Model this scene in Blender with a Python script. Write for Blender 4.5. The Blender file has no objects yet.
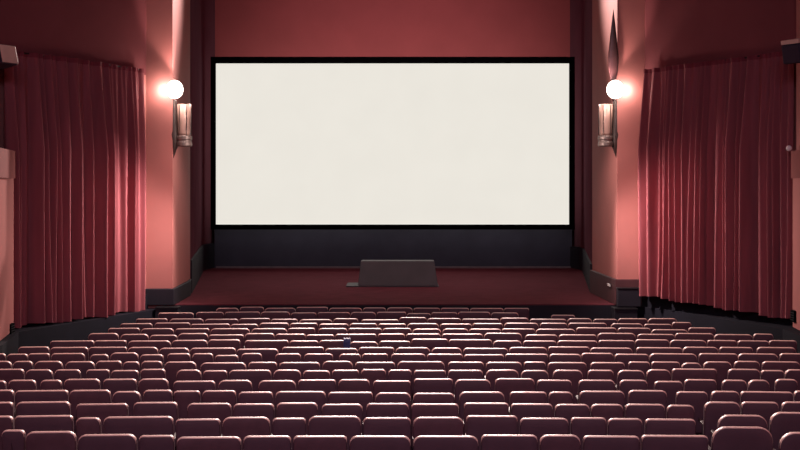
import bpy, bmesh, math, random
from mathutils import Vector, Matrix
random.seed(7)
scene = bpy.context.scene
COL = scene.collection
F = 1208.0          # focal length in pixels of an 800 px wide frame
HOR = 190.0         # horizon row
CZ = 3.4            # eye height above the seating floor
STAGE = 0.8         # stage floor height
def X(px, d): return (px-400.0)/F*d
def Z(py, d): return CZ+(HOR-py)/F*d

# ------------------------------------------------------------------ materials
def srgb(r, g, b):
    f = lambda c: (c/255/12.92) if c/255 <= 0.04045 else ((c/255+0.055)/1.055)**2.4
    return (f(r), f(g), f(b), 1)
def mat(name, col, rough=0.6, var=0.12, vscale=6.0, bump=0.0, bscale=80.0, spec=0.5, metal=0.0,
        sheen=0.0, sheen_tint=None, coat=0.0, stretch=None, sheen_rough=0.4):
    m = bpy.data.materials.new(name); m.use_nodes = True
    nt = m.node_tree; b = nt.nodes['Principled BSDF']
    tc = nt.nodes.new('ShaderNodeTexCoord')
    mp = nt.nodes.new('ShaderNodeMapping')
    if stretch: mp.inputs['Scale'].default_value = stretch
    nt.links.new(tc.outputs['Object'], mp.inputs['Vector'])
    n = nt.nodes.new('ShaderNodeTexNoise'); n.inputs['Scale'].default_value = vscale; n.inputs['Detail'].default_value = 5
    nt.links.new(mp.outputs[0], n.inputs['Vector'])
    mr = nt.nodes.new('ShaderNodeMapRange')
    mr.inputs['From Min'].default_value = 0.3; mr.inputs['From Max'].default_value = 0.7
    mr.inputs['To Min'].default_value = 1-var; mr.inputs['To Max'].default_value = 1+var
    nt.links.new(n.outputs['Fac'], mr.inputs['Value'])
    mx = nt.nodes.new('ShaderNodeVectorMath'); mx.operation = 'SCALE'
    mx.inputs[0].default_value = col[:3]
    nt.links.new(mr.outputs[0], mx.inputs['Scale'])
    nt.links.new(mx.outputs[0], b.inputs['Base Color'])
    b.inputs['Roughness'].default_value = rough
    b.inputs['Specular IOR Level'].default_value = spec
    b.inputs['Metallic'].default_value = metal
    b.inputs['Sheen Weight'].default_value = sheen
    b.inputs['Sheen Roughness'].default_value = sheen_rough
    if sheen_tint: b.inputs['Sheen Tint'].default_value = sheen_tint
    b.inputs['Coat Weight'].default_value = coat; b.inputs['Coat Roughness'].default_value = 0.25
    if bump:
        n2 = nt.nodes.new('ShaderNodeTexNoise'); n2.inputs['Scale'].default_value = bscale
        nt.links.new(tc.outputs['Object'], n2.inputs['Vector'])
        bp = nt.nodes.new('ShaderNodeBump'); bp.inputs['Strength'].default_value = bump; bp.inputs['Distance'].default_value = 0.02
        nt.links.new(n2.outputs['Fac'], bp.inputs['Height']); nt.links.new(bp.outputs[0], b.inputs['Normal'])
    return m
def emis(name, col, strength, var=0.02, vscale=1.0):
    m = bpy.data.materials.new(name); m.use_nodes = True
    nt = m.node_tree; nt.nodes.clear()
    o = nt.nodes.new('ShaderNodeOutputMaterial'); e = nt.nodes.new('ShaderNodeEmission')
    tc = nt.nodes.new('ShaderNodeTexCoord'); n = nt.nodes.new('ShaderNodeTexNoise'); n.inputs['Scale'].default_value = vscale
    nt.links.new(tc.outputs['Object'], n.inputs['Vector'])
    mr = nt.nodes.new('ShaderNodeMapRange')
    mr.inputs['From Min'].default_value = 0.3; mr.inputs['From Max'].default_value = 0.7
    mr.inputs['To Min'].default_value = strength*(1-var); mr.inputs['To Max'].default_value = strength*(1+var)
    nt.links.new(n.outputs['Fac'], mr.inputs['Value']); nt.links.new(mr.outputs[0], e.inputs['Strength'])
    e.inputs['Color'].default_value = col
    nt.links.new(e.outputs[0], o.inputs['Surface'])
    return m
M = dict(
    wall=mat('salmon_paint', srgb(176, 112, 107), 0.7, 0.05, 1.2, 0.05, 60, 0.1),
    wall_back=mat('red_paint', srgb(168, 82, 82), 0.75, 0.06, 1.0, 0.05, 60, 0.2),
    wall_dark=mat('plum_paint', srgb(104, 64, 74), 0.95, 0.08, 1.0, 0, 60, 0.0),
    ledge=mat('ledge_paint', srgb(138, 70, 66), 0.9, 0.05, 2),
    dado=mat('black_dado', srgb(34, 31, 40), 0.6, 0.15, 2.0, 0.05, 40, 0.3),
    under=mat('charcoal_panel', srgb(66, 64, 78), 0.7, 0.12, 1.2, 0, 40, 0.2),
    plinth=mat('navy_plinth', srgb(25, 25, 34), 0.8, 0.15, 2.0, 0, 40, 0.15),
    trim=mat('worn_trim', srgb(120, 100, 104), 0.5, 0.2, 5),
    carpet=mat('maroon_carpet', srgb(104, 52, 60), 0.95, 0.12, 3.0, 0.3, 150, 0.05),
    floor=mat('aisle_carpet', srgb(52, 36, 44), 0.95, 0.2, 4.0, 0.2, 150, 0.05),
    ceil=mat('ceiling_paint', srgb(120, 66, 66), 0.9, 0.05),
    curtain=mat('crimson_velvet', srgb(142, 78, 84), 0.75, 0.14, 1.6, 0.15, 200, 0.15, sheen=0.25,
                sheen_tint=srgb(255, 150, 140), stretch=(3, 3, 0.3), sheen_rough=0.35),
    tape=mat('curtain_heading', srgb(120, 40, 52), 0.8, 0.1, 4),
    black=mat('black_masking', srgb(9, 8, 10), 0.9, 0.05, 3, spec=0.05),
    metal=mat('aged_bronze', srgb(60, 44, 42), 0.5, 0.2, 12, metal=0.3),
    ring=mat('pewter', srgb(112, 96, 92), 0.45, 0.2, 12, metal=0.4),
    frost=mat('frosted_glass', srgb(170, 135, 125), 0.4, 0.05, 10),
    bulb=emis('lamp_glow', (1.0, 0.88, 0.76, 1), 7.0),
    screen=emis('lit_screen', srgb(244, 239, 229), 0.92, 0.012, 0.8),
    seat=mat('maroon_vinyl', srgb(92, 62, 70), 0.5, 0.12, 3.0, 0.10, 60, 0.4, coat=0.15, sheen=0.0, sheen_tint=srgb(255,205,195), sheen_rough=0.3),
    seatb=mat('maroon_vinyl_worn', srgb(98, 62, 69), 0.55, 0.16, 5.0, 0.12, 60, 0.4, coat=0.1, sheen=0.0, sheen_tint=srgb(255,205,195), sheen_rough=0.3),
    rim_light_strip=mat('painted_rim_light', srgb(236, 190, 176), 0.4, 0.15, 6.0, spec=0.5),  # pale colour stands for light caught along the chair tops
    arm=mat('dark_wood_arm', srgb(58, 34, 36), 0.4, 0.2, 8),
    steel=mat('black_steel', srgb(36, 34, 38), 0.45, 0.1, 10, metal=0.6),
    podium=mat('grey_laminate', srgb(74, 69, 72), 0.55, 0.1, 2, spec=0.3),
    cream=mat('cream_cabinet', srgb(226, 196, 176), 0.5, 0.06, 4),
    navy=mat('dark_grille', srgb(44, 40, 58), 0.6, 0.3, 90),
    blue=mat('navy_cloth', srgb(44, 52, 98), 0.6, 0.3, 20, sheen=0.4),
    white=mat('white_plastic', srgb(240, 235, 230), 0.4, 0.03, 4),
)

# ------------------------------------------------------------------ mesh helpers
def link(name, bm, m, parent=None, smooth=False, bevel=0.0):
    bmesh.ops.recalc_face_normals(bm, faces=bm.faces)
    me = bpy.data.meshes.new(name); bm.to_mesh(me); bm.free()
    if isinstance(m, (list, tuple)):
        for k in m: me.materials.append(k)
    else: me.materials.append(m)
    if smooth:
        for p in me.polygons: p.use_smooth = True
    o = bpy.data.objects.new(name, me); COL.objects.link(o)
    if parent: o.parent = parent
    if bevel:
        b = o.modifiers.new('bevel', 'BEVEL'); b.width = bevel; b.segments = 2; b.limit_method = 'ANGLE'
    return o
def box(bm, x0, x1, y0, y1, z0, z1):
    v = [bm.verts.new(p) for p in ((x0,y0,z0),(x1,y0,z0),(x1,y1,z0),(x0,y1,z0),(x0,y0,z1),(x1,y0,z1),(x1,y1,z1),(x0,y1,z1))]
    for f in ((0,3,2,1),(4,5,6,7),(0,1,5,4),(1,2,6,5),(2,3,7,6),(3,0,4,7)): bm.faces.new([v[i] for i in f])
def prism(bm, pts, z0, z1):
    a = [bm.verts.new((x, y, z0)) for x, y in pts]; b = [bm.verts.new((x, y, z1)) for x, y in pts]
    n = len(pts)
    for i in range(n): bm.faces.new((a[i], a[(i+1) % n], b[(i+1) % n], b[i]))
    bm.faces.new(a); bm.faces.new(b)
def strip(bm, line, z0, z1, off):
    """a wall of given thickness along a polyline; off pushes the hidden side outward"""
    back = [(x+off[0], y+off[1]) for x, y in line]
    prism(bm, list(line)+back[::-1], z0, z1)
def lathe(bm, prof, c=(0,0,0), seg=24, a0=0, a1=2*math.pi, sx=1, sy=1):
    full = abs(a1-a0-2*math.pi) < 1e-6; n = seg if full else seg+1
    rings = []
    for r, z in prof:
        rings.append([bm.verts.new((c[0]+sx*r*math.cos(a0+(a1-a0)*i/seg), c[1]+sy*r*math.sin(a0+(a1-a0)*i/seg), c[2]+z)) for i in range(n)])
    for p, q in zip(rings, rings[1:]):
        for i in range(n if full else n-1):
            j = (i+1) % n; bm.faces.new((p[i], p[j], q[j], q[i]))
    for r in (rings[0], rings[-1]):
        if prof[rings.index(r)][0] > 1e-4: bm.faces.new(r)
def tag(o, label=None, cat=None, group=None, kind=None):
    if label: o['label'] = label
    if cat: o['category'] = cat
    if group: o['group'] = group
    if kind: o['kind'] = kind
    return o
def empty(name, loc, label, cat, group=None, rz=0):
    o = bpy.data.objects.new(name, None); COL.objects.link(o); o.empty_display_size = 0.2
    o.location = loc; o.rotation_euler = (0, 0, rz)
    return tag(o, label, cat, group)
def struct(name, bm, m, label, cat, parent=None, **k):
    o = link(name, bm, m, parent, **k)
    return tag(o, label, cat, kind='structure')

# ------------------------------------------------------------------ the room shell
H = 11.2
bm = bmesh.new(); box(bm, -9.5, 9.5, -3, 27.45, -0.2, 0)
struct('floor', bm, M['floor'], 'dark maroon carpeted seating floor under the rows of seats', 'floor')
bm = bmesh.new(); prism(bm, [(-8.2,27.46),(8.2,27.46),(8.2,42),(-8.2,42)], 0.0, STAGE)
struct('floor_stage', bm, M['carpet'], 'raised maroon carpeted stage floor in front of the screen', 'stage floor')
bm = bmesh.new(); box(bm, -10, 10, -3.2, 42.5, H, H+0.3)
struct('ceiling', bm, M['ceil'], 'high dull red ceiling above the auditorium', 'ceiling')
bm = bmesh.new(); box(bm, -10, 10, -3.3, -3, -0.2, H)
struct('wall_rear', bm, M['wall'], 'plain salmon wall behind the last row', 'wall')
bm = bmesh.new(); box(bm, -8, 8, 41, 41.3, 0.0, H)
struct('wall_back', bm, M['wall_back'], 'plain deep red wall above and behind the cinema screen', 'wall')
# charcoal wall under the screen with a pale line at its foot
bm = bmesh.new(); box(bm, X(214.5,40.3), X(572,40.3), 40.3, 41.0, STAGE, Z(222,40.3))
struct('wall_lower', bm, M['under'], 'charcoal wall panel under the screen behind the stage', 'wall')
bm = bmesh.new(); box(bm, X(216,40.2), X(571,40.2), 40.2, 40.3, STAGE, STAGE+0.055)
struct('baseboard_back', bm, M['trim'], 'thin pale trim at the foot of the charcoal wall', 'baseboard')

# plan of each side (room side outlines, far -> near)
PL = (-5.75, 27.35); PLc = (-5.15, 27.35); PLd = (-5.22, 29.7); PLe = (-5.28, 30.4)
PR = (5.55, 27.35); PRc = (4.92, 27.35); PRd = (4.88, 30.2); PRe = (4.87, 30.6)
# recess walls beside the screen
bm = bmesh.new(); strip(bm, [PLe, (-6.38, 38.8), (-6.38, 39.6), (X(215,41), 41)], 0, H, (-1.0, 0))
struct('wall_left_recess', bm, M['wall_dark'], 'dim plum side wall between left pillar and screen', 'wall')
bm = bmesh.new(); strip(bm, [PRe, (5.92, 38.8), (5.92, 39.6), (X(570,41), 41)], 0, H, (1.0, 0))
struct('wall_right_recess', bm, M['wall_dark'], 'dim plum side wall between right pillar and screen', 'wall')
def off(line, d): return [(x+d, y) for x, y in line]
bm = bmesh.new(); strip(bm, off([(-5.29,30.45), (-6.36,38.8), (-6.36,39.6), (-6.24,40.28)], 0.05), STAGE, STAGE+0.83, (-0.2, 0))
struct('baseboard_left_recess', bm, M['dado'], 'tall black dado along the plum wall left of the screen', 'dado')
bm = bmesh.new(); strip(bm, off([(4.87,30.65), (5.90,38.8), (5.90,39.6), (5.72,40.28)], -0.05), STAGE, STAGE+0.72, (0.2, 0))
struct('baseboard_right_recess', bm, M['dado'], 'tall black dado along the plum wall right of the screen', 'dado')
# main side walls: wall behind the curtain + pillar
bm = bmesh.new(); prism(bm, [(-7.85,22.95), PL, PLc, PLd, PLe, (-7.4,30.4), (-8.6,22.95)], 0, H)
struct('wall_left', bm, M['wall'], 'salmon left wall with pillar carrying the lit sconce', 'wall')
bm = bmesh.new(); prism(bm, [(7.95,22.95), PR, PRc, PRd, PRe, (7.4,30.6), (8.8,22.95)], 0, H)
struct('wall_right', bm, M['wall'], 'salmon right wall with pillar carrying the lit sconce', 'wall')
M['wall_shaded'] = mat('salmon_painted_shade', srgb(128, 72, 76), 0.8, 0.06, 1.0, 0, 60, 0.05)  # darker copy of the salmon paint, shade above the curtains put in
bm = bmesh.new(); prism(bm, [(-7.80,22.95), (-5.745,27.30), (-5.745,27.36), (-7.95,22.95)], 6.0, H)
struct('wall_left_above_curtain', bm, M['wall_shaded'], 'salmon upper wall with painted shade above the left curtain', 'wall')
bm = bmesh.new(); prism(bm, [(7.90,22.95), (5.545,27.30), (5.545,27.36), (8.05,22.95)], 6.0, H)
struct('wall_right_above_curtain', bm, M['wall_shaded'], 'salmon upper wall with painted shade above the right curtain', 'wall')
# outer walls nearer the camera: proud lower part, sill band, set-back upper part
for s, nm, lo, up, zb in ((-1, 'left', [(-7.34,22.95), (-7.0,21.0), (-7.0,-3)], [(-7.62,22.95), (-7.25,21.0), (-7.25,-3)], 0.74),
                          (1, 'right', [(7.46,22.95), (7.25,21.0), (7.25,-3)], [(7.53,22.95), (7.5,21.0), (7.5,-3)], 0.80)):
    bm = bmesh.new(); strip(bm, lo, zb, 3.62, (s*1.6, 0))
    struct('wall_%s_front' % nm, bm, M['wall'], 'salmon lower wall at the %s edge beside the curtain' % nm, 'wall')
    bm = bmesh.new(); strip(bm, [(x-s*0.03, y) for x, y in lo], 3.62, 4.14, (s*1.6, 0))
    struct('trim_%s_band' % nm, bm, M['ledge'], 'paler salmon wall band at the %s edge beside the curtain' % nm, 'ledge')
    bm = bmesh.new(); strip(bm, up, 4.14, H, (s*1.4, 0))
    struct('wall_%s_upper' % nm, bm, M['wall'], 'set-back upper salmon wall at the %s edge above the band' % nm, 'wall')
    # dark plinth running below curtain and wall down to the seating floor
    pl = [(s*(abs(lo[2][0])-0.12), -3), (s*(abs(lo[1][0])-0.12), 20.9)]
    pl += [(-7.2,22.8), (-5.6,26.75), (-5.3,27.44)] if s < 0 else [(7.22,22.8), (5.75,26.55), (5.3,27.44)]
    bm = bmesh.new(); prism(bm, pl+[(s*9, 27.44), (s*9, -3)], 0, 0.72 if s < 0 else 0.78)
    struct('trim_%s_plinth' % nm, bm, M['plinth'], 'long near-black plinth under the %s curtain and wall' % nm, 'plinth')
# dark dado behind the curtain feet, black face of the stage front
bm = bmesh.new(); prism(bm, [(-7.72,22.96), (-5.70,27.2), (-5.70,27.4), (-8.0,23.2)], 0.7, 1.05)
struct('baseboard_left_curtain', bm, M['plinth'], 'near-black dado behind the foot of the left curtain', 'dado')
bm = bmesh.new(); prism(bm, [(7.82,22.96), (5.46,27.25), (5.46,27.4), (8.0,23.2)], 0.7, 1.4)
struct('baseboard_right_curtain', bm, M['plinth'], 'near-black dado behind the foot of the right curtain', 'dado')
bm = bmesh.new(); box(bm, -5.5, 5.3, 27.445, 27.46, 0, STAGE-0.02)
struct('trim_stage_front', bm, M['dado'], 'black face of the stage front behind the last row', 'stage front')
# pillar baseboards
bm = bmesh.new(); prism(bm, [(-5.76,27.22), (-5.1,27.22), (-5.15,29.75), (-5.24,30.35), (-5.6,30.35), (-5.76,29)], STAGE, STAGE+0.37)
struct('baseboard_left', bm, M['dado'], 'low black baseboard round the foot of the left pillar', 'baseboard', bevel=0.015)
bm = bmesh.new(); prism(bm, [(5.5,27.3), (4.87,27.3), (4.82,30.2), (4.81,30.6), (5.3,30.6)], STAGE, STAGE+0.58)
struct('baseboard_right', bm, mat('brown_baseboard', srgb(74, 40, 44), 0.5, 0.15, 3), 'dark brown baseboard round the foot of the right pillar', 'baseboard', bevel=0.015)

# small switch plate on the right baseboard
bm = bmesh.new(); box(bm, 4.81, 4.828, 27.72, 28.05, 1.18, 1.24)
tag(link('socket_plate', bm, M['white'], bevel=0.005), 'small pale socket plate on the right pillar baseboard', 'socket')

# stage-side black box and step on the right, thin step on the left
e = empty('stage_box', (5.02, 27.0, STAGE), 'low black box standing at the foot of the right pillar', 'box')
bm = bmesh.new(); box(bm, -0.33, 0.2, -0.1, 0.08, 0, 0.40); link('box_body', bm, M['dado'], e, bevel=0.02)
bm = bmesh.new(); box(bm, -0.345, 0.215, -0.115, 0.09, 0.40, 0.43); link('box_lid', bm, M['steel'], e, bevel=0.01)
e.location = (5.2, 27.12, 0.78)
def step(x0, x1, y0, y1, z, label):
    e = empty('stage_step', ((x0+x1)/2, y0, 0.0), label, 'step')
    w = (x1-x0)/2
    bm = bmesh.new(); box(bm, -w, w, 0.02, y1-y0, 0, z-0.04); link('step_body', bm, M['dado'], e)
    bm = bmesh.new(); box(bm, -w-0.01, w+0.01, 0, y1-y0, z-0.04, z); link('nosing', bm, M['steel'], e, bevel=0.008)
step(4.78, 5.28, 26.85, 27.3, 0.77, 'black stage step below the box by the right pillar')
step(-5.45, -4.95, 26.9, 27.2, 0.79, 'black stage step at the foot of the left pillar')

# ------------------------------------------------------------------ screen
D = 39.2
sc = empty('cinema_screen', (X(392.5,D), D, STAGE), 'huge blank cream cinema screen in a black frame above the stage', 'screen')
def rel(px): return X(px, D)-sc.location.x
zt, zb = Z(63.5, D)-STAGE, Z(224.5, D)-STAGE
bm = bmesh.new()
nx, nz = 2, 2
box(bm, rel(216), rel(569), -0.01, 0.02, zb, zt)
link('screen_surface', bm, M['screen'], sc)
bm = bmesh.new()
fo = (rel(211), rel(574.5), Z(229.5, D)-STAGE, Z(57, D)-STAGE)
box(bm, fo[0], rel(216), -0.08, 0.06, fo[2], fo[3]); box(bm, rel(569), fo[1], -0.08, 0.06, fo[2], fo[3])
box(bm, rel(216), rel(569), -0.08, 0.06, fo[2], zb); box(bm, rel(216), rel(569), -0.08, 0.06, zt, fo[3])
link('frame', bm, M['black'], sc)
for px in (250, 392, 535):      # stand-offs to the wall behind
    bm = bmesh.new(); box(bm, rel(px)-0.08, rel(px)+0.08, 0.06, 41-D, 1.7, 1.9); link('wall_bracket', bm, M['steel'], sc)

# podium on the stage
D = 32.4
pd = empty('podium', (X(398,D), D, STAGE), 'low dark grey podium with sloping front in the middle of the stage', 'podium')
w0 = X(438,D)-X(398,D); h = 0.67
bm = bmesh.new()
v = [bm.verts.new(p) for p in ((-w0,0,0.03),(w0,0,0.03),(w0-0.02,1.1,0.03),(-w0+0.02,1.1,0.03),(-w0+0.06,0.42,h),(w0-0.09,0.42,h),(w0-0.09,1.0,h),(-w0+0.06,1.0,h))]
for f in ((0,3,2,1),(4,5,6,7),(0,1,5,4),(1,2,6,5),(2,3,7,6),(3,0,4,7)): bm.faces.new([v[i] for i in f])
link('podium_body', bm, M['podium'], pd, bevel=0.015)
bm = bmesh.new(); box(bm, -w0-0.32, w0+0.02, -0.06, 1.14, 0, 0.03); link('base_board', bm, M['podium'], pd)

# ------------------------------------------------------------------ curtains
def curtain(name, p0, p1, zt0, zt1, zb0, zb1, seed, label, side):
    """p0 inner end, p1 outer end; tops and bottoms given per end"""
    rnd = random.Random(seed)
    root = empty(name, ((p0[0]+p1[0])/2, (p0[1]+p1[1])/2, (zb0+zb1)/2), label, 'curtain')
    ox, oy, oz = root.location
    dx, dy = p1[0]-p0[0], p1[1]-p0[1]; L = math.hypot(dx, dy); ux, uy = dx/L, dy/L
    nx, ny = (uy, -ux)
    if ny > 0: nx, ny = -nx, -ny        # normal towards the audience
    # irregular pleats: list of fold centres with own width, depth and drift
    folds = []; s = 0.0
    while s < L:
        w = rnd.choice((0.12, 0.15, 0.19, 0.25, 0.34))*rnd.uniform(0.85, 1.15)
        folds.append((s+w/2, w, rnd.uniform(0.12, 0.3)*(0.6+w*2), rnd.uniform(-0.05, 0.05), rnd.uniform(0, 6.28)))
        s += w
    N, K = 620, 34
    def depth(s, t):     # t: 0 top, 1 bottom
        d = 0
        for c, w, a, dr, ph in folds:
            cc = c+dr*t+0.02*math.sin(ph+3.5*t)
            ww = w*(0.47+0.08*t)
            x = (s-cc)/ww
            if abs(x) < 2.2: d += a*(0.35+0.65*min(1, t*2.5+0.12))*math.exp(-x*x*2.2)
        d += 0.012*math.sin(s*57+2*t)*(1-t)*1.2 + 0.03*math.sin(s*2.1+seed)
        return d
    bm = bmesh.new(); grid = []
    for j in range(K+1):
        t = j/K; row = []
        for i in range(N+1):
            s = L*i/N; q = i/N
            zt = zt0+(zt1-zt0)*q; zb = zb0+(zb1-zb0)*q + 0.02*math.sin(s*5+seed)
            zb -= 0.03*max(0, depth(s, 1)-0.1)*0.5
            z = zt+(zb-zt)*t; d = depth(s, t)
            row.append(bm.verts.new((p0[0]+ux*s+nx*d-ox, p0[1]+uy*s+ny*d-oy, z-oz)))
        grid.append(row)
    for a, b in zip(grid, grid[1:]):
        for i in range(N): bm.faces.new((a[i], a[i+1], b[i+1], b[i]))
    link('drape', bm, M['curtain'], root, smooth=True)
    # heading tape: a thin gathered band above the drape
    bm = bmesh.new(); a = []; b = []
    for i in range(N+1):
        s = L*i/N; q = i/N; d = depth(s, 0)+0.012; zt = zt0+(zt1-zt0)*q
        a.append(bm.verts.new((p0[0]+ux*s+nx*d-ox, p0[1]+uy*s+ny*d-oy, zt+0.02-oz)))
        b.append(bm.verts.new((p0[0]+ux*s+nx*d-ox, p0[1]+uy*s+ny*d-oy, zt-0.07-oz)))
    for i in range(N): bm.faces.new((a[i], a[i+1], b[i+1], b[i]))
    link('heading_tape', bm, M['tape'], root, smooth=True)
    bm = bmesh.new()
    t0 = Vector((p0[0]-ox, p0[1]-oy, zt0+0.0-oz)); t1 = Vector((p1[0]-ox, p1[1]-oy, zt1+0.0-oz))
    g = bmesh.ops.create_cone(bm, cap_ends=True, segments=12, radius1=0.018, radius2=0.018, depth=(t1-t0).length)
    q = (t1-t0).to_track_quat('Z', 'Y').to_matrix().to_4x4()
    bmesh.ops.transform(bm, matrix=Matrix.Translation((t0+t1)/2) @ q, verts=bm.verts)
    link('rail', bm, M['steel'], root)
    for f in (0.08, 0.36, 0.64, 0.92):
        p = t0.lerp(t1, f); bm = bmesh.new(); box(bm, p.x-0.012, p.x+0.012, p.y, p.y+0.16, p.z-0.015, p.z+0.015)
        link('rail_bracket', bm, M['steel'], root)
curtain('curtain', (-5.73, 27.0), (-7.62, 23.15), Z(70,27), Z(51,23.3), Z(309,27), Z(327,23.2)-0.0, 3,
        'long pleated crimson velvet curtain on the left wall', -1)
curtain('curtain', (5.46, 27.0), (7.62, 23.25), Z(71,27), Z(52,23.4), Z(294,27), Z(319,23.3), 11,
        'long pleated crimson velvet curtain on the right wall', 1)

# ------------------------------------------------------------------ sconces
def sconce(x, y, s, label, streak):
    """s=+1 projects towards +x (left pillar); s=-1 right pillar"""
    zc = CZ
    r = empty('wall_sconce', (x, y, zc+0.75), label, 'wall lamp', 'sconces on the pillars')
    z0 = -0.75
    def S(px): return s*px
    # tapered backplate with pointed finial
    prof = [(0.0, 0.72), (0.035, 0.80), (0.075, 0.92), (0.115, 0.99), (0.125, 1.25), (0.11, 1.5), (0.09, 1.8), (0.085, 2.02), (0.03, 2.06), (0.0, 2.06)]
    bm = bmesh.new(); lathe(bm, prof, (s*0.0, -0.08, z0), 16, sx=0.95)
    link('backplate', bm, M['metal'], r, smooth=True)
    bm = bmesh.new(); lathe(bm, [(0.0,0.985),(0.16,0.99),(0.18,1.01),(0.18,1.08),(0.165,1.10),(0.165,1.13),(0.18,1.15),(0.18,1.21),(0.165,1.24),(0.0,1.24)], (s*0.235, -0.05, z0), 28)
    link('gallery_ring', bm, M['ring'], r, smooth=False)
    bm = bmesh.new(); lathe(bm, [(0.135,1.24),(0.14,1.3),(0.15,1.6),(0.165,1.95),(0.15,1.95),(0.12,1.3),(0.12,1.24)], (s*0.235, -0.05, z0), 28)
    link('glass_shade', bm, M['frost'], r, smooth=True)
    for k in range(6):
        a = k*math.pi/3; bm = bmesh.new()
        lathe(bm, [(0.008,1.22),(0.008,1.92)], (s*0.235+0.165*math.cos(a), 0.165*math.sin(a)-0.05, z0), 6)
        link('cage_bar', bm, M['metal'], r)
    bm = bmesh.new(); bmesh.ops.create_uvsphere(bm, u_segments=24, v_segments=16, radius=0.19)
    bmesh.ops.transform(bm, matrix=Matrix.Translation((s*0.085, -0.4, z0+2.26)) @ Matrix.Diagonal((1, 1, 1.1, 1)), verts=bm.verts)
    link('globe', bm, M['bulb'], r, smooth=True)
    if streak:   # dark shape added for the shadow on the wall above the lamp
        bm = bmesh.new(); prof = [(0.0,4.1),(0.04,3.8),(0.09,3.4),(0.14,3.0),(0.12,2.7),(0.06,2.45),(0.03,2.0)]
        lathe(bm, prof[::-1], (s*0.1, -0.26, z0), 12, sx=0.9, sy=0.2)
        link('shadow_streak', bm, M['arm'], r, smooth=True)
    l = bpy.data.lights.new('sconce_light', 'POINT'); l.energy = SC_E; l.color = (1.0, 0.82, 0.74); l.shadow_soft_size = 0.02
    o = bpy.data.objects.new('sconce_light', l); COL.objects.link(o); o.location = (x+s*0.5, y-0.75, zc+1.9)
    for dx in (-0.19, 0.36):
        l = bpy.data.lights.new('globe_glow', 'POINT'); l.energy = 18; l.color = (1.0, 0.84, 0.74); l.shadow_soft_size = 0.02
        o = bpy.data.objects.new('globe_glow', l); COL.objects.link(o); o.location = (x+s*dx, y-0.38, zc+2.26); l['u'] = 1
    l = bpy.data.lights.new('curtain_fill', 'SPOT'); l.energy = DN_E; l.color = (1.0, 0.80, 0.75)  # unseen spot added clear of the sconce to light the curtain
    l.spot_size = math.radians(118); l.spot_blend = 1.0; l.shadow_soft_size = 0.15
    o = bpy.data.objects.new('curtain_fill', l); COL.objects.link(o); o.location = (x+s*1.5, y-1.3, zc+0.1)
    tgt = Vector((x-s*1.5, y-2.0, 1.7)); o.rotation_euler = (tgt-o.location).to_track_quat('-Z', 'Y').to_euler()
    l = bpy.data.lights.new('pillar_fill', 'SPOT'); l.energy = 330; l.color = (1.0, 0.80, 0.72)  # second unseen spot, added off the sconce to brighten the pillar
    l.spot_size = math.radians(80); l.spot_blend = 1.0; l.shadow_soft_size = 0.15
    o = bpy.data.objects.new('pillar_fill', l); COL.objects.link(o); o.location = (x+s*2.1, y-1.2, zc+1.5)
    tgt = Vector((x-s*0.15, y+0.1, 2.9)); o.rotation_euler = (tgt-o.location).to_track_quat('-Z', 'Y').to_euler()
    # upward light thrown out of the open top of the shade
    for dx, e_ in (((-0.16), UP_E*1.6), ((0.16), UP_E*0.35)):
        l = bpy.data.lights.new('sconce_uplight', 'SPOT'); l.energy = e_; l.color = (1.0, 0.72, 0.64)
        l.spot_size = math.radians(52); l.spot_blend = 0.7; l.shadow_soft_size = 0.05
        o = bpy.data.objects.new('sconce_uplight', l); COL.objects.link(o)
        o.location = (x+s*0.30, y-0.42, zc+2.3)
        tgt = Vector((x-s*0.1+s*dx*5, y+0.5, zc+6.0)); o.rotation_euler = (tgt-o.location).to_track_quat('-Z', 'Y').to_euler()
SC_E = 22; UP_E = 150; DN_E = 980
sconce(-5.15, 27.55, 1, 'brightly lit wall sconce on the left pillar beside the screen', False)
sconce(4.92, 27.55, -1, 'brightly lit wall sconce with tall modelled shadow on the right pillar', True)

# ------------------------------------------------------------------ speakers and small fittings at the frame edges
def speaker(loc, rz, tilt, label, body, front, top=None):
    e = empty('wall_speaker', loc, label, 'speaker', None, rz); e.rotation_euler = (tilt, 0, rz)
    bm = bmesh.new(); prism(bm, [(-0.2,-0.16), (0.2,-0.16), (0.14,0.16), (-0.14,0.16)], -0.18, 0.18); link('cabinet', bm, body, e, bevel=0.02)
    bm = bmesh.new(); box(bm, -0.185, 0.185, -0.19, -0.162, -0.165, 0.165); link('grille', bm, front, e, bevel=0.01)
    if top:
        bm = bmesh.new(); prism(bm, [(-0.2,-0.18), (0.2,-0.18), (0.14,0.16), (-0.14,0.16)], 0.182, 0.26); o = link('top_panel', bm, top, e, bevel=0.01); o['label'] = 'cream top panel'
    bm = bmesh.new(); box(bm, -0.03, 0.03, 0.16, 0.42, -0.03, 0.03); link('bracket', bm, M['steel'], e)
speaker((-7.28, 22.1, Z(57,22.1)), math.radians(62), math.radians(-14), 'cream wall speaker with dark edge above the left curtain corner', M['navy'], M['cream'])
speaker((7.27, 22.1, Z(53,22.1)), math.radians(-58), math.radians(10), 'dark wall speaker with cream top beside the right curtain corner', M['navy'], M['navy'], M['cream'])
for s, x, y in ((-1, -7.27, 22.55), (1, 7.43, 22.75)):
    bm2 = bmesh.new(); box(bm2, -0.04, 0.04, -0.11, 0.11, 0, 0.22)
    e = empty('wall_vent', (x-s*0.005, y, Z(335 if s < 0 else 323, 22.6)), 'small black vent low on the %s wall beside the curtain' % ('left' if s < 0 else 'right'), 'vent')
    link('vent_box', bm2, M['black'], e, bevel=0.01)
    bm2 = bmesh.new()
    for k in range(4): box(bm2, -0.045, 0.045, -0.095, 0.095, 0.035+k*0.045, 0.05+k*0.045)
    link('louvre', bm2, M['steel'], e)
bm = bmesh.new(); bmesh.ops.create_uvsphere(bm, u_segments=12, v_segments=8, radius=0.055)
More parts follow.
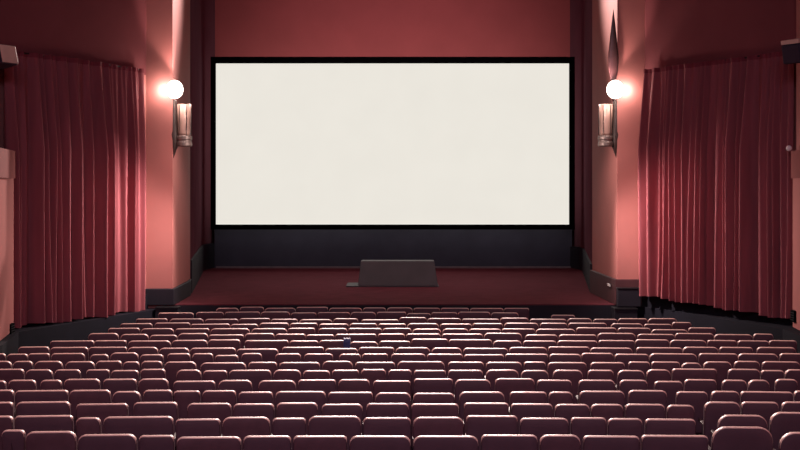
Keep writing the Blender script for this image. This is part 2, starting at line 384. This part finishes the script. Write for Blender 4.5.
o = tag(link('indicator_lamp', bm, M['white'], smooth=True), 'tiny white lamp on the wall band beside the right curtain', 'lamp'); o.location = (X(789,22.85), 22.85, 4.19)

# ------------------------------------------------------------------ seats
ROWY = [437.5, 419.5, 405, 393, 381, 371, 363, 354.7, 348, 341, 334.5, 329, 324, 319, 313, 308]
def D_of(y): return 2.52*F/(y-HOR)
R = {}
R[0] = [(-34,0,431),(1,23,431.5),(25,75,433),(77,136,436),(138,174,437),(176,241,437.5),(243,291,437.5),(293,347,437.5),(349,411,437.5),(413,479,437.5),
        (481,538,437.5),(540,581,436.5),(583,640,438.5),(642,709,437),(713,774,428.5),(777,830,433)]
R[1] = [(-28,12,417.5),(14,72,417),(75,100,419),(103,173,418),(175,220,419.5),(222,270,418.5),(272,306,419.5),(308,361,417.5),(363,411,419),(413,464,419.5),
        (466,518,418),(520,569,418.5),(571,607,419),(608,643,419),(646,696,419.5),(719,768,415.5),(771,815,413.7)]
R[2] = [(-30,12,403.5),(16,69,403),(76,127,405),(133,177,403.5),(187,231,404.5),(233,274,405),(276,318,404),(321,363,404.5),(366,409,405.5),(411,459,405),
        (464,509,405),(511,553,405),(555,590,405.5),(591,624,405.5),(626,665,404.5),(667,695,405.5),(705,741,404),(742,779,404),(783,815,404)]
R[3] = [(-25,13,392),(15,67,391.5),(69,110,392),(112,140,392.5),(143,172,392),(173,200,392),(202,236,392.5),(238,273,393),(275,326,392.5),(328,373,392.5),(375,411,393),
        (413,455,393.5),(459,505,393),(510,547,393),(549,573,393.8),(580,625,393),(629,667,391.5),(677,708,392),(712,740,391.5),(742,793,392),(795,820,392)]
R[4] = [(-20,5,381),(8,35,381),(40,61,381),(63,99,380),(103,136,380),(138,168,380.5),(173,215,382),(218,252,380.5),(258,296,381.5),(298,336,381.5),(338,370,380.5),
        (373,411,381),(414,453,380.5),(455,491,380.5),(495,535,379.5),(537,572,381),(579,615,381),(620,648,381),(655,683,381.5),(685,717,380.5),(723,747,381),(749,770,381),(776,798,381)]
R[5] = [(-12,23,370),(25,52,370.5),(54,80,370.5),(86,109,370.5),(111,138,370.5),(140,165,370),(176,201,371.5),(203,227,371.5),(229,271,371),(273,301,371.5),(303,330,371.5),(332,359,371),
        (361,386,371),(388,412,371.5),(414,446,371.3),(448,483,371),(486,519,371.5),(521,549,370.5),(553,583,371),(588,614,371),(618,645,370.5),(647,671,370.5),(673,717,370.5),(729,760,370),(762,784,370.5),(786,810,370.5)]
R[6] = [(-12,11,362),(13,32,362),(34,62,362),(65,94,362.3),(96,121,362.5),(123,137,362.5),(139,162,362),(164,196,362.6),(200,246,363.5),(248,277,363),(279,320,362.5),(322,353,362.7),(355,395,363),
        (397,445,363),(448,484,362.8),(486,522,363),(524,546,362.7),(548,587,362.5),(591,625,362.6),(629,650,362.6),(652,680,362.6),(682,702,363),(704,732,362.5),(735,760,362),(763,800,362.4)]
R[7] = [(-12,5,354),(7,27,354.5),(28,49,354),(51,84,354.3),(90,108,355),(110,138,353.5),(140,163,355.5),(167,190,354.5),(192,213,354.5),(215,238,355.5),(241,262,354.5),(275,301,355),(304,333,354.5),(339,361,355),(362,388,354)]
ENDS = {7:(391,806), 8:(18,803), 9:(50,798), 10:(88,774), 11:(108,722), 12:(120,692), 13:(136,678), 14:(158,586), 15:(200,540)}
rnd = random.Random(21)
for k in range(7, 16):
    x, x1 = ENDS[k]; D0 = D_of(ROWY[k]); lst = R.setdefault(k, [])
    while x < x1-10:
        w = rnd.choice((0.50, 0.54, 0.58, 0.62, 0.68, 0.74))*F/D0
        if x+w > x1: w = x1-x
        if k == 14 and 532 < x+w/2 < 552 or k == 15 and (213 < x+w/2 < 219): x += w*0.5; continue
        if w < 11: break
        lst.append((x, x+w-0.8, ROWY[k]+rnd.uniform(-0.7, 0.7)+(2.0 if k == 14 and x > 500 else 0)))
        x += w
        if rnd.random() < 0.13: x += rnd.uniform(1, 5)
CACHE = {}
def rr(w, h0, h1, r, n=6):
    """rounded outline in xz, half width w, from z=h0 to h1"""
    pts = []
    for cx, cz, a0, rad in ((w-r, h1-r, 0, r), (-w+r, h1-r, 90, r), (-w+0.04, h0+0.04, 180, 0.04), (w-0.04, h0+0.04, 270, 0.04)):
        for i in range(n+1):
            a = math.radians(a0+90*i/n); pts.append((cx+rad*math.cos(a), cz+rad*math.sin(a)))
    return pts
def padded(w, h0, h1, r, th, tilt, y0):
    bm = bmesh.new(); zc = (h0+h1)/2; rings = []
    for ins, y in ((0.10,-0.002),(0.03,0.0),(0.010,0.006),(0.0,0.022),(0.0,th-0.03),(0.012,th-0.008),(0.035,th),(0.10,th+0.015)):
        ww = w-ins; rad = max(0.03, r-ins)
        rings.append([bm.verts.new((px, y0+y-(pz-h0)*tilt, pz)) for px, pz in rr(ww, h0+ins, h1-ins, min(rad, ww*0.6))])
    n = len(rings[0])
    for a, b in zip(rings, rings[1:]):
        for i in range(n): bm.faces.new((a[i], a[(i+1) % n], b[(i+1) % n], b[i]))
    bm.faces.new(rings[0]); bm.faces.new(rings[-1])
    return bm
def me_of(key, fn, m):
    if key not in CACHE:
        bm = fn(); bmesh.ops.recalc_face_normals(bm, faces=bm.faces)
        me = bpy.data.meshes.new(key[0]); bm.to_mesh(me); bm.free(); me.materials.append(m)
        for p in me.polygons: p.use_smooth = True
        try: me.set_sharp_from_angle(angle=math.radians(40))
        except Exception: pass
        CACHE[key] = me
    return CACHE[key]
def part(name, me, parent):
    o = bpy.data.objects.new(name, me); COL.objects.link(o); o.parent = parent; return o
def bxs(*bs):
    def f():
        bm = bmesh.new()
        for b in bs: box(bm, *b)
        bmesh.ops.bevel(bm, geom=list(bm.edges), offset=0.008, segments=2, affect='EDGES')
        return bm
    return f
def rim_light_strip(w, top, r):
    """pale strip added along the upper backrest edge as its lit rim"""
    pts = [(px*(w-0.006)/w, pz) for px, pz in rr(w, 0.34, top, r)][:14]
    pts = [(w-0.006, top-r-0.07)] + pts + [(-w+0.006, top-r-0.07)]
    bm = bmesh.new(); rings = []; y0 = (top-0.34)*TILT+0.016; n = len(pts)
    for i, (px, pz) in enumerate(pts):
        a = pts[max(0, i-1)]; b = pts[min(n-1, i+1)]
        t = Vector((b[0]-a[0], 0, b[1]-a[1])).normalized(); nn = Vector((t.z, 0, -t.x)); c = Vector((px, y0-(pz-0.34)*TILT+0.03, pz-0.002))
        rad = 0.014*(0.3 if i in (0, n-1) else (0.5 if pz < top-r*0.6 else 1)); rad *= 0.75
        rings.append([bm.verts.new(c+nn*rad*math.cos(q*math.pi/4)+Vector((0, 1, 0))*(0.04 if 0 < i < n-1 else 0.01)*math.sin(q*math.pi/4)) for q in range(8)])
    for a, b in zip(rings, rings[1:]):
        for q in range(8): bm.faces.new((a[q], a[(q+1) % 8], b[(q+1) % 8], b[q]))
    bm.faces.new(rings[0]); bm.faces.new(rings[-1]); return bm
TILT = 0.14; TOP = CZ-2.52
def seat(cx, d, w, label, group, rcorner, rz, dz, mk):
    root = empty('cinema_chair', (cx, d, 0), label, 'chair', group, rz)
    w = math.floor(w/0.01)*0.01; hw = w/2-0.006; top = TOP+dz
    tq = round(top/0.01)*0.01; rq = round(rcorner, 2)
    part('backrest', me_of(('backrest', w, tq, rq, mk), lambda: padded(hw, 0.34, tq, rq, 0.10, TILT, (tq-0.34)*TILT), M[mk]), root)
    part('rim_light_strip', me_of(('rim_light_strip', w, tq, rq), lambda: rim_light_strip(hw, tq, rq), M['rim_light_strip']), root)
    cw = hw-0.055
    part('seat_cushion', me_of(('seat_cushion', w), lambda: padded(cw, 0.36, 0.74, 0.07, 0.10, -0.08, 0.20), M['seat']), root)
    for s in (-1, 1):
        xx = s*(hw-0.025)
        part('armrest', me_of(('armrest', w, s), bxs((xx-0.024, xx+0.024, 0.13, 0.50, 0.585, 0.62)), M['arm']), root)
        part('leg', me_of(('leg', w, s), bxs((xx-0.015, xx+0.015, 0.16, 0.24, 0.0, 0.585), (xx-0.022, xx+0.022, 0.08, 0.36, 0.0, 0.02)), M['steel']), root)
    return root
ORD = ['first','second','third','fourth','fifth','sixth','seventh','eighth','ninth','tenth','eleventh','twelfth','thirteenth','fourteenth','fifteenth',
       'sixteenth','seventeenth','eighteenth','nineteenth','twentieth','twenty-first','twenty-second','twenty-third','twenty-fourth','twenty-fifth','twenty-sixth','twenty-seventh','twenty-eighth']
count = 0
for k in range(16):
    D0 = D_of(ROWY[k])
    lst = [s for s in sorted(R[k]) if s[1] > 3 and s[0] < 797]; px_d = {}
    n = len(lst)
    rowname = 'the nearest row' if k == 0 else ('the front row by the stage' if k == 15 else 'the %s row from the camera' % ORD[k])
    for i, (x0, x1, y) in enumerate(lst):
        d = D_of(y) if k < 7 else D0+rnd.uniform(-0.04, 0.04)
        d = max(D0-0.25, min(D0+0.42, d))
        dz = 0.0 if k < 7 else (ROWY[k]-y)*d/F
        dz += rnd.uniform(-0.008, 0.008)
        xa, xb = X(x0-0.6, d), X(x1+0.6, d)
        if i and xa < last_x: xa = last_x
        last_x = xb = max(xb, xa+0.25)
        w = xb-xa; cx = (xa+xb)/2
        wide = w > 0.66; narrow = w < 0.42
        rc = rnd.choice((0.04, 0.05, 0.06, 0.08))
        if k == 0 and x0 > 700: rc = 0.15
        if k == 1 and x0 > 700: rc = 0.12
        j = i if i < n/2 else n-1-i; frm = 'left' if i < n/2 else 'right'
        pos = ('%s from %s' % (ORD[j], frm)) if j else ('last on the %s' % frm)
        adj = 'wide ' if wide else ('narrow ' if narrow else '')
        if n % 2 == 1 and i == n//2: pos = 'exactly mid-row'
        label = '%smaroon cinema chair, %s in %s' % (adj, pos, rowname)
        rz = -math.atan2(cx, 60)+rnd.uniform(-0.012, 0.012)
        seat(cx, d, min(w, 0.9), label, 'maroon cinema chairs in rows', rc, rz, dz, 'seat' if rnd.random() < 0.65 else 'seatb')
        count += 1
print('SEATS', count)

# small blue cloth hanging over a seat back
D9 = D_of(341)
bm = bmesh.new(); rows = []
prof = [(0.155,0.80),(0.15,0.885),(0.06,0.925),(-0.03,0.915),(-0.045,0.86),(-0.035,0.76),(-0.025,0.66)]
for (yy, zz) in prof:
    rows.append([bm.verts.new((-0.055+0.11*i/6, yy+0.008*math.sin(i*1.9), zz+0.008*math.cos(i*2.3))) for i in range(7)])
for a, b in zip(rows, rows[1:]):
    for i in range(6): bm.faces.new((a[i], a[i+1], b[i+1], b[i]))
o = tag(link('draped_cloth', bm, M['blue'], smooth=True), 'small navy blue cloth hanging over a seat back left of centre', 'cloth')
o.location = (X(347,D9), D9, 0.0)
o.modifiers.new('thick', 'SOLIDIFY').thickness = 0.01

# ------------------------------------------------------------------ added fill lights, none in view
def area(name, loc, tgt, size, e, col, sy=None):
    l = bpy.data.lights.new(name, 'AREA'); l.energy = e; l.color = col; l.size = size
    if sy: l.shape = 'RECTANGLE'; l.size_y = sy
    o = bpy.data.objects.new(name, l); COL.objects.link(o); o.location = loc
    o.rotation_euler = (Vector(tgt)-Vector(loc)).to_track_quat('-Z', 'Y').to_euler(); return o
o = area('back_wall_fill', (0, 36, 10.9), (0, 41, 8.0), 8, 75, (1.0, 0.72, 0.78), 1.0); o.data.spread = math.radians(110)  # unseen fill added to brighten the wall above the screen
o = area('stage_fill', (0, 33, 10.9), (0, 33, 0), 9, 85, (1.0, 0.76, 0.76), 4); o.data.spread = math.radians(80)  # unseen fill added over the stage carpet
o = area('chair_fill', (0, 18, 10.9), (0, 17, 0), 9, 130, (1.0, 0.74, 0.78), 10); o.data.spread = math.radians(75)  # unseen overhead fill added for the chairs
o = area('rear_fill', (0, 1.5, 9.5), (0, 17, 1), 8, 270, (0.82, 0.74, 1.0), 2); o.data.spread = math.radians(110)  # unseen violet fill added from behind to lift the dark tones
for x in (-2.6, 0, 2.6):     # unseen spots added before the screen to brighten the chair rims
    l = bpy.data.lights.new('rim_fill_spot', 'SPOT'); l.energy = 10500; l.color = (1.0, 0.80, 0.74)
    l.spot_size = math.radians(52); l.spot_blend = 0.5; l.shadow_soft_size = 0.15
    o = bpy.data.objects.new('rim_fill_spot', l); COL.objects.link(o); o.location = (x, 34, 10.6)
    o.rotation_euler = (Vector((x*1.1, 9, 0.8))-o.location).to_track_quat('-Z', 'Y').to_euler()
w = bpy.data.worlds.new('world'); scene.world = w; w.use_nodes = True
w.node_tree.nodes['Background'].inputs[0].default_value = (0.02, 0.012, 0.015, 1)

# ------------------------------------------------------------------ camera
cam = bpy.data.cameras.new('camera'); co = bpy.data.objects.new('camera', cam); COL.objects.link(co)
co.location = (0, 0, CZ); co.rotation_euler = (math.radians(90), 0, 0)
cam.sensor_width = 36; cam.lens = F/800*36; cam.shift_y = -(225-HOR)/800; cam.clip_end = 200; cam.clip_start = 0.1
scene.camera = co
scene.view_settings.view_transform = 'Standard'
scene.view_settings.look = 'None'
